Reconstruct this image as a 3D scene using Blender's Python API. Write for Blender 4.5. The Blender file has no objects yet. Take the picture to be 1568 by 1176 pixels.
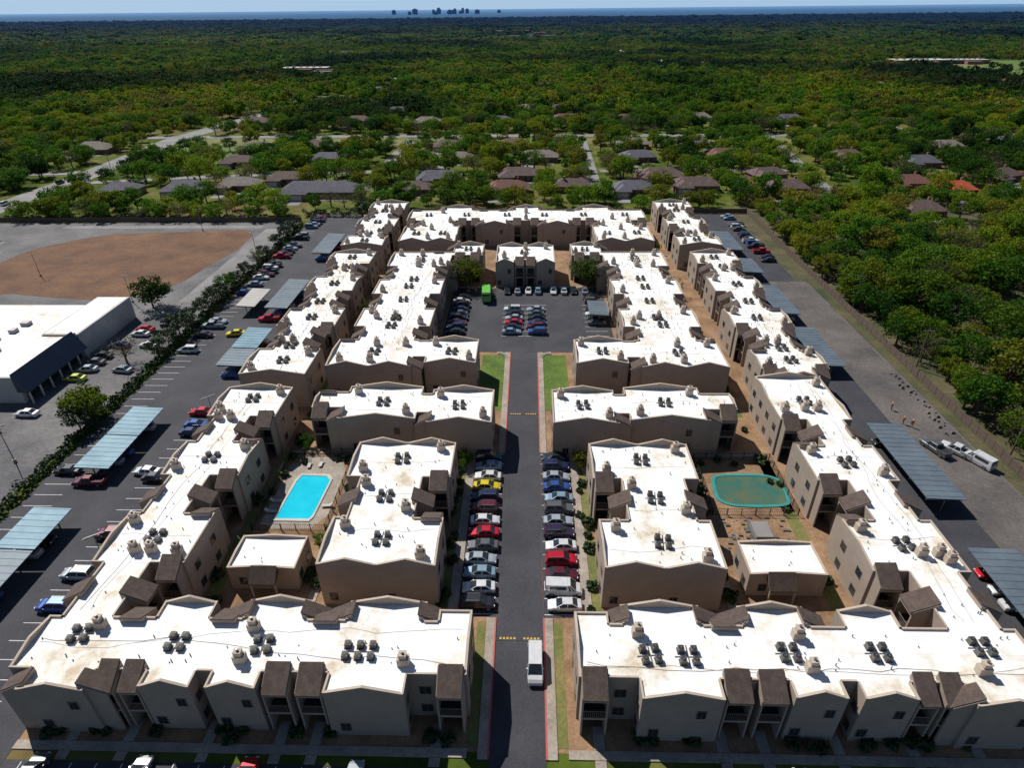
import bpy, math, random
import numpy as np
from mathutils import Vector, Quaternion, Matrix
random.seed(7); rng=np.random.default_rng(7)
scene=bpy.context.scene
scene.view_settings.view_transform='Standard'
R=math.radians

# ---------------------------------------------------------------- materials
def newmat(name):
    m=bpy.data.materials.new(name); m.use_nodes=True
    nt=m.node_tree; b=nt.nodes['Principled BSDF']
    return m,nt,b
def N(nt,t,**kw):
    n=nt.nodes.new(t)
    for k,v in kw.items(): setattr(n,k,v)
    return n
def noise_node(nt,scale,detail=4,rough=.6,vec=None):
    n=N(nt,'ShaderNodeTexNoise'); n.inputs['Scale'].default_value=scale
    n.inputs['Detail'].default_value=detail; n.inputs['Roughness'].default_value=rough
    if vec is not None: nt.links.new(vec,n.inputs['Vector'])
    return n
def ramp(nt,src,stops):
    r=N(nt,'ShaderNodeValToRGB'); e=r.color_ramp.elements
    while len(e)<len(stops): e.new(.5)
    for i,(p,c) in enumerate(stops):
        e[i].position=p; e[i].color=(c[0],c[1],c[2],1)
    nt.links.new(src,r.inputs[0]); return r.outputs[0]
def mix(nt,f,a,b,mode='MIX'):
    m=N(nt,'ShaderNodeMix',data_type='RGBA',blend_type=mode)
    for s,v in ((m.inputs[0],f),(m.inputs[6],a),(m.inputs[7],b)):
        if isinstance(v,(int,float)): s.default_value=v
        elif isinstance(v,tuple): s.default_value=(v[0],v[1],v[2],1)
        else: nt.links.new(v,s)
    return m.outputs[2]
def pos(nt): return N(nt,'ShaderNodeNewGeometry').outputs['Position']
def simple(name,c1,c2=None,scale=1.0,rough=.8,metal=0,lo=.35,hi=.65,fine=None,bump=0,fc=(.72,1.15)):
    m,nt,b=newmat(name); b.inputs['Roughness'].default_value=rough; b.inputs['Metallic'].default_value=metal
    c2=c2 or tuple(x*.8 for x in c1)
    p=pos(nt); n=noise_node(nt,scale,6,.65,p)
    col=ramp(nt,n.outputs[0],[(lo,c2),(hi,c1)])
    if fine:
        n2=noise_node(nt,fine,3,.7,p)
        g=ramp(nt,n2.outputs[0],[(.3,(fc[0],)*3),(.7,(fc[1],)*3)])
        col=mix(nt,1.0,col,g,'MULTIPLY')
    nt.links.new(col,b.inputs['Base Color'])
    if bump:
        bp=N(nt,'ShaderNodeBump'); bp.inputs['Strength'].default_value=bump
        nt.links.new(n.outputs[0],bp.inputs['Height']); nt.links.new(bp.outputs[0],b.inputs['Normal'])
    return m
M={}
M['asphalt']=simple('asphalt',(.056,.056,.066),(.030,.031,.040),.12,.85,fine=3)
M['old_asphalt']=simple('old_asphalt',(.15,.13,.12),(.075,.068,.066),.09,.9,fine=1.5)
M['concrete']=simple('concrete',(.40,.34,.28),(.27,.23,.19),.3,.85,fine=3)
M['conc_grey']=simple('worn_concrete',(.19,.18,.178),(.085,.083,.088),.06,.9,fine=1.2)
M['street']=simple('street_concrete',(.26,.25,.245),(.17,.165,.16),.1,.9)
M['red_kerb']=simple('red_kerb_paint',(.5,.05,.05),(.38,.12,.1),1.5,.7)
M['dirt']=simple('dirt',(.20,.10,.05),(.105,.052,.028),.09,.95,fine=1.3,bump=.3)
M['sand']=simple('bare_soil',(.36,.22,.12),(.20,.115,.062),.22,.95,fine=2.2,bump=.3)
M['litter']=simple('leaf_litter',(.13,.10,.05),(.035,.05,.016),.10,.95,fine=1.1)
M['grass']=simple('lawn',(.13,.19,.025),(.06,.115,.015),.25,.95,fine=2)
M['drygrass']=simple('dry_lawn',(.24,.19,.07),(.09,.135,.025),.12,.95,fine=2)
M['white_paint']=simple('white_paint',(.75,.75,.75),(.5,.5,.5),2,.7)
M['yellow_paint']=simple('yellow_paint',(.7,.40,.05),(.4,.25,.05),2,.7)
M['walls']=simple('stucco',(.355,.285,.230),(.31,.248,.20),.25,.9,fine=.9,fc=(.92,1.04))
M['walls2']=simple('chimney_stucco',(.50,.41,.33),(.43,.35,.28),.6,.9)
M['trim']=simple('trim',(.17,.13,.10),None,1,.8)
M['shingle']=simple('brown_shingle',(.12,.085,.07),(.075,.052,.043),1.2,.9,fine=6)
M['dark']=simple('dark_timber',(.06,.05,.045),None,1,.8)
M['rail']=simple('rail_paint',(.18,.145,.115),None,1,.7)
def roofmat():
    m,nt,b=newmat('white_membrane'); b.inputs['Roughness'].default_value=.75
    p=pos(nt)
    n1=noise_node(nt,.13,8,.72,p); n2=noise_node(nt,.7,5,.7,p)
    a=ramp(nt,n1.outputs[0],[(.33,(.56,.45,.32)),(.41,(.75,.70,.61)),(.50,(.85,.85,.85))])
    c=ramp(nt,n2.outputs[0],[(.28,(.80,.72,.60)),(.40,(1,1,1))])
    col=mix(nt,1.0,a,c,'MULTIPLY')
    br=N(nt,'ShaderNodeTexBrick'); br.inputs['Scale'].default_value=1
    br.inputs['Brick Width'].default_value=11; br.inputs['Row Height'].default_value=2.4
    br.inputs['Mortar Size'].default_value=.03
    for i,cc in ((1,(1,1,1,1)),(2,(.97,.97,.97,1)),(3,(.86,.84,.80,1))): br.inputs[i].default_value=cc
    nt.links.new(p,br.inputs[0])
    col=mix(nt,1.0,col,br.outputs[0],'MULTIPLY')
    nt.links.new(col,b.inputs['Base Color']); return m
M['roof']=roofmat()
def glassm(name,c,r=.08):
    m,nt,b=newmat(name); b.inputs['Roughness'].default_value=r
    n=noise_node(nt,2,2,.5,pos(nt)); col=ramp(nt,n.outputs[0],[(.3,c),(.7,tuple(x*1.8 for x in c))])
    nt.links.new(col,b.inputs['Base Color']); return m
M['glass']=glassm('window_glass',(.02,.025,.03))
M['conduit']=simple('conduit',(.12,.11,.105),None,1,.8)
M['cable']=simple('roof_cable',(.42,.36,.30),(.22,.19,.16),.5,.8)
M['ac']=simple('ac_casing',(.15,.14,.13),(.09,.085,.08),2,.6)
M['acdark']=simple('ac_fan',(.02,.02,.02),None,2,.6)
M['metal_blue']=simple('carport_metal',(.17,.29,.36),(.09,.19,.25),.22,.6,.1)
M['metal_grey']=simple('carport_metal_grey',(.14,.18,.215),(.095,.125,.155),.25,.6,.1)
M['steel']=simple('steel',(.25,.25,.25),None,1,.5,.5)
M['tyre']=simple('tyre',(.02,.02,.02),None,3,.8)
M['lamp_w']=simple('headlamp',(.8,.8,.8),None,3,.2)
M['lamp_r']=simple('tail_lamp',(.4,.01,.01),None,3,.3)
M['brick']=simple('brick',(.28,.17,.12),(.19,.11,.08),.4,.9,fine=4)
M['sh_brown']=simple('roof_brown',(.15,.10,.09),(.10,.066,.062),.5,.9,fine=3)
M['sh_grey']=simple('roof_grey',(.14,.135,.165),(.09,.085,.11),.5,.9,fine=3)
M['sh_red']=simple('roof_red',(.20,.085,.07),(.14,.065,.055),.5,.9,fine=3)
M['sh_tan']=simple('roof_tan',(.25,.21,.18),(.17,.14,.12),.5,.9,fine=3)
M['sh_orange']=simple('roof_orange',(.50,.09,.03),(.36,.06,.02),.5,.9)
M['pale']=simple('pale_wall',(.55,.52,.48),(.42,.40,.37),.2,.8)
M['green_paint']=simple('green_paint',(.13,.50,.05),None,1,.4)
M['blue_paint']=simple('facade_panel',(.045,.055,.09),(.03,.04,.065),.5,.5)
M['bark']=simple('bark',(.14,.10,.075),(.09,.065,.05),2,.95)
def carpaint():
    m,nt,b=newmat('car_paint'); o=N(nt,'ShaderNodeObjectInfo')
    n=noise_node(nt,1.5,3,.5,pos(nt)); g=ramp(nt,n.outputs[0],[(.3,(.85,.85,.85)),(.7,(1,1,1))])
    nt.links.new(mix(nt,1.0,o.outputs['Color'],g,'MULTIPLY'),b.inputs['Base Color'])
    b.inputs['Roughness'].default_value=.3; b.inputs['Metallic'].default_value=.25
    b.inputs['Coat Weight'].default_value=.6; b.inputs['Coat Roughness'].default_value=.08
    return m
M['paint']=carpaint()
def water(name,c1,c2,sc):
    m,nt,b=newmat(name); n=noise_node(nt,sc,4,.6,pos(nt))
    nt.links.new(ramp(nt,n.outputs[0],[(.35,c2),(.65,c1)]),b.inputs['Base Color'])
    b.inputs['Roughness'].default_value=.08
    bp=N(nt,'ShaderNodeBump'); bp.inputs['Strength'].default_value=.1; n3=noise_node(nt,2.5,2,.5,pos(nt))
    nt.links.new(n3.outputs[0],bp.inputs['Height']); nt.links.new(bp.outputs[0],b.inputs['Normal']); return m
M['pool']=water('pool_water',(.02,.60,.76),(.01,.50,.68),.3)
M['pool_green']=water('stagnant_water',(.03,.14,.12),(.11,.14,.075),.28)
M['pond']=water('pond_water',(.10,.20,.34),(.08,.16,.28),.05)
M['teal']=simple('teal_liner',(.02,.30,.28),(.03,.2,.19),.5,.6)

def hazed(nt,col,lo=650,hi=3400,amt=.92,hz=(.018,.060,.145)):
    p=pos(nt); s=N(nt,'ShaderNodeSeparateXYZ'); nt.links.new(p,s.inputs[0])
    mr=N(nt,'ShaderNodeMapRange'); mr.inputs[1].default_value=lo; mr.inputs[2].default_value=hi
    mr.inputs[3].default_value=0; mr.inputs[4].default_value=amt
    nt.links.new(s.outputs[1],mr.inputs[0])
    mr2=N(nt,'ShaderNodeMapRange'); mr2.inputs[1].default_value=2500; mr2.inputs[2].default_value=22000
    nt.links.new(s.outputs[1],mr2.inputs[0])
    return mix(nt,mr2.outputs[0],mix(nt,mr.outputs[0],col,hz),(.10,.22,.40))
def leafmat(name,bright=1.0,tint=None):
    m,nt,b=newmat(name); p=pos(nt)
    big=noise_node(nt,.0045,3,.6,p); o=N(nt,'ShaderNodeObjectInfo')
    add=N(nt,'ShaderNodeMath',operation='MULTIPLY_ADD'); nt.links.new(o.outputs['Random'],add.inputs[0])
    add.inputs[1].default_value=.36; nt.links.new(big.outputs[0],add.inputs[2])
    sub=N(nt,'ShaderNodeMath',operation='SUBTRACT'); nt.links.new(add.outputs[0],sub.inputs[0]); sub.inputs[1].default_value=.17
    k=bright
    col=ramp(nt,sub.outputs[0],[(.26,(.018*k,.055*k,.010*k)),(.36,(.040*k,.115*k,.012*k)),(.46,(.080*k,.185*k,.014*k)),(.56,(.15*k,.235*k,.014*k)),(.66,(.21*k,.225*k,.018*k)),(.78,(.15*k,.125*k,.045*k))])
    if tint: col=mix(nt,.6,col,tint)
    st=noise_node(nt,.0021,2,.5,p); cloud_shade=ramp(nt,st.outputs[0],[(.40,(1,1,1)),(.47,(0,0,0))])  # broad dark patches painted into distant foliage colour, imitating cloud shadows
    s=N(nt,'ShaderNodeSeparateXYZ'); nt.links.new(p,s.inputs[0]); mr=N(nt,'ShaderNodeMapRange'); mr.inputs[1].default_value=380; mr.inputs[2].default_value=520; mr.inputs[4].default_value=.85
    nt.links.new(s.outputs[1],mr.inputs[0]); ff=mix(nt,1.0,cloud_shade,mr.outputs[0],'MULTIPLY')
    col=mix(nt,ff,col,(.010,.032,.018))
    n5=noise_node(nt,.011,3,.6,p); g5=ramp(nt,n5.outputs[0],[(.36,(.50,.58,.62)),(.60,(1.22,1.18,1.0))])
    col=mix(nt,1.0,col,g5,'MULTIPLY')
    nf=noise_node(nt,.8,2,.6,p); g=ramp(nt,nf.outputs[0],[(.3,(.65,.7,.65)),(.7,(1.2,1.15,1.05))])
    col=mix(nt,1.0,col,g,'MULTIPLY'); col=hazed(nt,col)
    nt.links.new(col,b.inputs['Base Color']); b.inputs['Roughness'].default_value=.7
    b.inputs['Specular IOR Level'].default_value=.12
    tr=N(nt,'ShaderNodeBsdfTranslucent'); nt.links.new(col,tr.inputs[0])
    ms=N(nt,'ShaderNodeMixShader'); ms.inputs[0].default_value=.42
    nt.links.new(b.outputs[0],ms.inputs[1]); nt.links.new(tr.outputs[0],ms.inputs[2])
    nt.links.new(ms.outputs[0],nt.nodes['Material Output'].inputs[0]); return m
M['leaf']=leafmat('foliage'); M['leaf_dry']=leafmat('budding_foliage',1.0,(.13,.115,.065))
def leafdark():
    m,nt,b=newmat('hedge_foliage'); n=noise_node(nt,.9,4,.6,pos(nt))
    nt.links.new(ramp(nt,n.outputs[0],[(.35,(.015,.035,.01)),(.65,(.05,.09,.02))]),b.inputs['Base Color']); b.inputs['Roughness'].default_value=.8
    return m
M['leaf_dark']=leafdark()
def groundmat():
    m,nt,b=newmat('ground'); p=pos(nt)
    n1=noise_node(nt,.014,7,.68,p); n2=noise_node(nt,.15,6,.7,p)
    a=ramp(nt,n1.outputs[0],[(.35,(.035,.06,.015)),(.47,(.085,.12,.02)),(.54,(.15,.15,.05)),(.62,(.16,.11,.06))])
    c=ramp(nt,n2.outputs[0],[(.3,(.5,.55,.5)),(.7,(1.25,1.2,1.1))])
    col=mix(nt,1.0,a,c,'MULTIPLY')
    n3=noise_node(nt,.0025,8,.75,p); far=ramp(nt,n3.outputs[0],[(.35,(.015,.04,.012)),(.6,(.06,.12,.015))])
    s=N(nt,'ShaderNodeSeparateXYZ'); nt.links.new(p,s.inputs[0])
    mr=N(nt,'ShaderNodeMapRange'); mr.inputs[1].default_value=450; mr.inputs[2].default_value=900; nt.links.new(s.outputs[1],mr.inputs[0])
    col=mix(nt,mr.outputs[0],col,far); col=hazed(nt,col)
    nt.links.new(col,b.inputs['Base Color']); b.inputs['Roughness'].default_value=.95
    b.inputs['Specular IOR Level'].default_value=.05
    return m
M['ground']=groundmat()
PM={'window_frames':'trim','windows':'glass','roof_shingle':'shingle','balcony':'dark','railings':'rail','chimneys':'walls2','coping':'walls2','conduits':'cable','gables':'walls','vents':'steel'}

# ---------------------------------------------------------------- builder
class B:
    def __init__(s): s.p={}
    def _g(s,part): return s.p.setdefault(part,([],[]))
    def poly(s,part,pts):
        v,f=s._g(part); n=len(v); v.extend([tuple(q) for q in pts]); f.append(tuple(range(n,n+len(pts))))
    def box(s,part,x0,x1,y0,y1,z0,z1):
        if x0>x1:x0,x1=x1,x0
        if y0>y1:y0,y1=y1,y0
        v,f=s._g(part); n=len(v)
        v.extend([(x0,y0,z0),(x1,y0,z0),(x1,y1,z0),(x0,y1,z0),(x0,y0,z1),(x1,y0,z1),(x1,y1,z1),(x0,y1,z1)])
        for q in ((3,2,1,0),(4,5,6,7),(0,1,5,4),(1,2,6,5),(2,3,7,6),(3,0,4,7)): f.append(tuple(n+i for i in q))
    def prism(s,part,A,Bp):
        n=len(A); s.poly(part,A[::-1]); s.poly(part,Bp)
        for i in range(n):
            j=(i+1)%n; s.poly(part,[A[i],A[j],Bp[j],Bp[i]])
    def cyl(s,part,c,r,h,axis='z',n=12,r2=None):
        r2=r if r2 is None else r2; A=[];Q=[]
        for i in range(n):
            a=2*math.pi*i/n; u,w=math.cos(a),math.sin(a)
            if axis=='z': A.append((c[0]+u*r,c[1]+w*r,c[2])); Q.append((c[0]+u*r2,c[1]+w*r2,c[2]+h))
            elif axis=='x': A.append((c[0],c[1]+u*r,c[2]+w*r)); Q.append((c[0]+h,c[1]+u*r2,c[2]+w*r2))
            else: A.append((c[0]+w*r,c[1],c[2]+u*r)); Q.append((c[0]+w*r2,c[1]+h,c[2]+u*r2))
        s.prism(part,A,Q)
    def finish(s,name,mats=None,loc=(0,0,0),rot=0,col=None):
        e=bpy.data.objects.new(name,None); e.location=loc; e.rotation_euler[2]=rot
        (col or scene.collection).objects.link(e)
        for part,(v,f) in s.p.items():
            me=bpy.data.meshes.new(part); me.from_pydata(v,[],f)
            mk=(mats or {}).get(part) or PM.get(part) or part
            me.materials.append(M[mk]); o=bpy.data.objects.new(part,me); o.parent=e; scene.collection.objects.link(o)
        return e
    def mesh(s,name,mats=None):
        V=[];F=[];I=[];ml=[]
        for k,(part,(v,f)) in enumerate(s.p.items()):
            n=len(V); V+=v; F+=[tuple(n+i for i in q) for q in f]; I+=[k]*len(f)
            ml.append(M[(mats or {}).get(part) or PM.get(part) or part])
        me=bpy.data.meshes.new(name); me.from_pydata(V,[],F)
        for m in ml: me.materials.append(m)
        me.polygons.foreach_set('material_index',I); return me
    def single(s,name,mats=None,loc=(0,0,0),rot=0,scale=1):
        o=bpy.data.objects.new(name,s.mesh(name,mats)); o.location=loc; o.rotation_euler[2]=rot
        scene.collection.objects.link(o); return o
def put(name,me,loc,rot=0,scale=(1,1,1),color=None):
    o=bpy.data.objects.new(name,me); o.location=loc; o.rotation_euler[2]=rot; o.scale=scale
    if color: o.color=(*color,1)
    scene.collection.objects.link(o); return o
def sheet(name,m,pts,z):
    b=B(); b.poly(name,[(x,y,z) for x,y in pts]); return b.single(name,{name:m})
def rsheet(name,m,x0,x1,y0,y1,z): return sheet(name,m,[(x0,y0),(x1,y0),(x1,y1),(x0,y1)],z)

# ---------------------------------------------------------------- ground
gx=sorted(set([s*v for s in(-1,1) for v in (40000,15000,6000,3000,1500,800,400,200,100,0)]))
gy=[-400,-100,0,100,200,300,500,800,1300,2200,4000,8000,16000,45000]
v=[(x,y,0) for y in gy for x in gx]; w=len(gx)
f=[(j*w+i,j*w+i+1,(j+1)*w+i+1,(j+1)*w+i) for j in range(len(gy)-1) for i in range(w-1)]
me=bpy.data.meshes.new('ground'); me.from_pydata(v,[],f); me.materials.append(M['ground']); put('ground',me,(0,0,0))

rsheet('courtyard_soil','sand',-58,61,38,236,.02)
sheet('woodland_floor','litter',[(85.3,10),(150,10),(262,120),(262,262),(85.5,262)],.02)
rsheet('parking_lot','asphalt',-83.5,-56,20,247,.04)
rsheet('parking_lot','asphalt',60,71.5,20,176,.04)
rsheet('parking_lot','asphalt',60,80,176.1,247,.04)
rsheet('service_track','old_asphalt',71.6,82.5,20,176,.035)
sheet('dirt_verge','litter',[(82.55,20),(85.2,20),(85.4,247),(80.1,247),(80.1,176.1),(82.55,176.1)],.03)
bb=B()
for i in range(38): bb.box('k',82.3,82.55,22+i*4,25.9+i*4,0,.15)
bb.single('kerb',{'k':'conc_grey'})
rsheet('front_parking_lot','asphalt',-55.9,59.9,15,36.2,.04)
rsheet('central_drive','asphalt',-3.1,3.1,36.25,131,.06)
rsheet('parking_court','asphalt',-20.5,22,131.05,170.5,.06)
for s in(-1,1):
    rsheet('parking_bay','asphalt',min(s*3.15,s*8.4),max(s*3.15,s*8.4),55.8,91.6,.06)
    for a,b_ in((37.2,55.6),(91.8,130.8)):
        bb=B(); bb.box('kerb',s*3.1,s*3.3,a,b_,0,.18); bb.single('kerb',{'kerb':'red_kerb'})
        bb=B(); bb.box('sidewalk',s*3.3,s*4.4,a,b_,0,.16); bb.single('sidewalk',{'sidewalk':'concrete'})
    bb=B(); bb.box('sidewalk',s*8.6,s*9.8,55.8,91.6,0,.15); bb.box('k',s*8.4,s*8.6,55.8,91.6,0,.17); bb.single('sidewalk',{'sidewalk':'concrete','k':'concrete'})
    rsheet('lawn','grass' ,min(s*4.45,s*9.7),max(s*4.45,s*9.7),106,129.5,.05)
    rsheet('lawn','drygrass',min(s*4.45,s*5.6),max(s*4.45,s*5.6),38.5,55,.05)
    rsheet('lawn','drygrass',min(s*9.9,s*11),max(s*9.9,s*11),56,90,.05)
    rsheet('lawn','drygrass',min(s*42,s*44),max(s*42,s*44),55,92,.05)
    rsheet('lawn','grass',min(s*40.8,s*43.5),max(s*40.8,s*43.5),104,185,.05)
for s in(-1,1):
    bb=B(); pts=[]
    for i in range(9):
        a=i/8*math.pi/2; pts.append((s*(3.3+3*(1-math.cos(a))),128+3*math.sin(a)))
    for i in range(8):
        (x0,y0),(x1,y1)=pts[i],pts[i+1]; d=Vector((x1-x0,y1-y0)).normalized(); nx,ny=-d.y*1.1*(-s)*-1,d.x*1.1*(-s)*-1
        A=[(x0,y0,0),(x1,y1,0),(x1-nx,y1-ny,0),(x0-nx,y0-ny,0)]
        bb.prism('sidewalk',A,[(p[0],p[1],.2) for p in A])
    bb.single('sidewalk',{'sidewalk':'concrete'})
bb=B()
for s in(-1,1):
    for i in range(14): y=56.2+i*2.7; bb.box('m',s*3.3,s*8.2,y-.05,y+.05,.061,.068)
for y in(52.3,104.5):
    for s in(-1,1):
        for i in range(5): bb.box('y',s*.5+s*i*.45,s*.5+s*(i*.45+.28),y,y+.3,.105,.11)
for i in range(22): bb.box('m',-66.3,-61.2,40+i*2.75-.05,40+i*2.75+.05,.041,.048)
for i in range(70): bb.box('m',-82.5,-77.6,38+i*2.75-.05,38+i*2.75+.05,.041,.048)
for i in range(40): bb.box('m',-54+i*2.8-.05,-54+i*2.8+.05,31,36,.041,.048)
for i in range(8):
    for x0,x1 in((-5.8,-.1),(.1,5.8),(-20,-15),(15.5,21)): bb.box('m',x0,x1,139.5+i*2.7-.05,139.5+i*2.7+.05,.061,.068)
bb.single('parking_markings',{'m':'white_paint','y':'yellow_paint'})
bb=B()
for y in(52.1,104.3):
    for k,(a,h) in enumerate(((0,.03),(.2,.036),(.35,.04))): bb.box('h',-3.0,3.0,y+a,y+.95-a,.06,.06+h)
bb.single('speed_hump',{'h':'asphalt'})
bb=B()
bb.box('s',-56,-5.6,37.3,38.3,0,.14); bb.box('s',5.6,58,37.3,38.3,0,.14)
for x in(-50,-43.5,-34.5,-26.5,-22.5,-9,9,22.5,27,35,43,50): bb.box('s',x-.6,x+.6,36.3,37.25,0,.13); bb.box('s',x-.6,x+.6,38.35,41,0,.13)
for s in (-1,1):
    bb.box('s',s*10,s*42,53.6,54.8,0,.13); bb.box('s',s*28.2,s*29.4,54.85,88,0,.13); bb.box('s',s*10,s*28.1,86.5,87.6,0,.12)
    bb.box('s',s*29.5,s*43,91.2,92.0,0,.12); bb.box('s',s*10,s*43,105.5,106.6,0,.12); bb.box('s',s*41.2,s*42.3,106.7,204,0,.13)
    bb.box('s',s*9.9,s*20,170.9,172,0,.12)
bb.single('footpath',{'s':'concrete'})

# west neighbour, streets
rsheet('shopping_centre_lot','conc_grey',-210,-86.2,55,236,.03)
sheet('dirt_field','dirt',[(-168,158),(-150,166),(-135,163),(-120,161),(-108,166),(-103,176),(-101,190),(-98,205),(-99,220),(-104,227),(-130,224),(-150,222),(-160,216),(-170,205),(-172,185)],.05)
bb=B()
for (x0,y0,x1,y1) in((-175,228.5,-99,232),(-97,160,-91,228)): bb.box('d',x0,x1,y0,y1,.0,.06)
bb.single('service_road',{'d':'street'})
def road(name,pts,wd,m='street',z=.06):
    bb=B(); L=[];Rr=[]
    for i,p in enumerate(pts):
        a=Vector(pts[max(i-1,0)]); c=Vector(pts[min(i+1,len(pts)-1)]); d=(c-a).normalized(); n=Vector((-d.y,d.x))*wd/2
        L.append(Vector(p)+n); Rr.append(Vector(p)-n)
    for i in range(len(pts)-1): bb.poly('r',[(L[i].x,L[i].y,z),(L[i+1].x,L[i+1].y,z),(Rr[i+1].x,Rr[i+1].y,z),(Rr[i].x,Rr[i].y,z)])
    bb.single(name,{'r':m})
ROADS=[([(-222,100),(-221,250),(-219,300),(-221,350),(-224,415),(-208,520),(-160,640)],14),
 ([(-700,400),(-400,412),(-228,424),(0,424),(200,420),(420,425),(900,450)],9),
 ([(-74,285),(-73,330),(-72,415)],7),([(31,290),(32,340),(33,418)],6),
 ([(130,268),(138,330),(150,418)],6),
 ([(-400,325),(-300,318),(-228,322)],8),([(-213,300),(-170,310),(-120,318),(-78,322)],6),([(36,322),(80,325),(135,322)],6),
 ([(-700,640),(-160,642),(200,655),(800,700)],8),([(240,420),(250,640)],7)]
for i,(p,wd) in enumerate(ROADS): road('street',p,wd,z=.06+.012*i)
rsheet('boulevard_grass','drygrass',-212,-76,394,418,.04)
rsheet('boulevard_grass','grass',-212,-165,340,393,.045)
rsheet('boulevard_grass','drygrass',36,200,396,414,.04)
rsheet('boulevard_grass','grass',-68,28,396,418,.04)
sheet('meadow','grass',[(480,640),(760,660),(900,1050),(640,1000),(520,820)],.05)
sheet('pond','pond',[(560,690),(600,700),(640,780),(655,850),(630,850),(600,790),(560,740)],.08)
sheet('meadow','drygrass',[(420,860),(700,930),(680,1010),(410,990)],.045)

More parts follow.
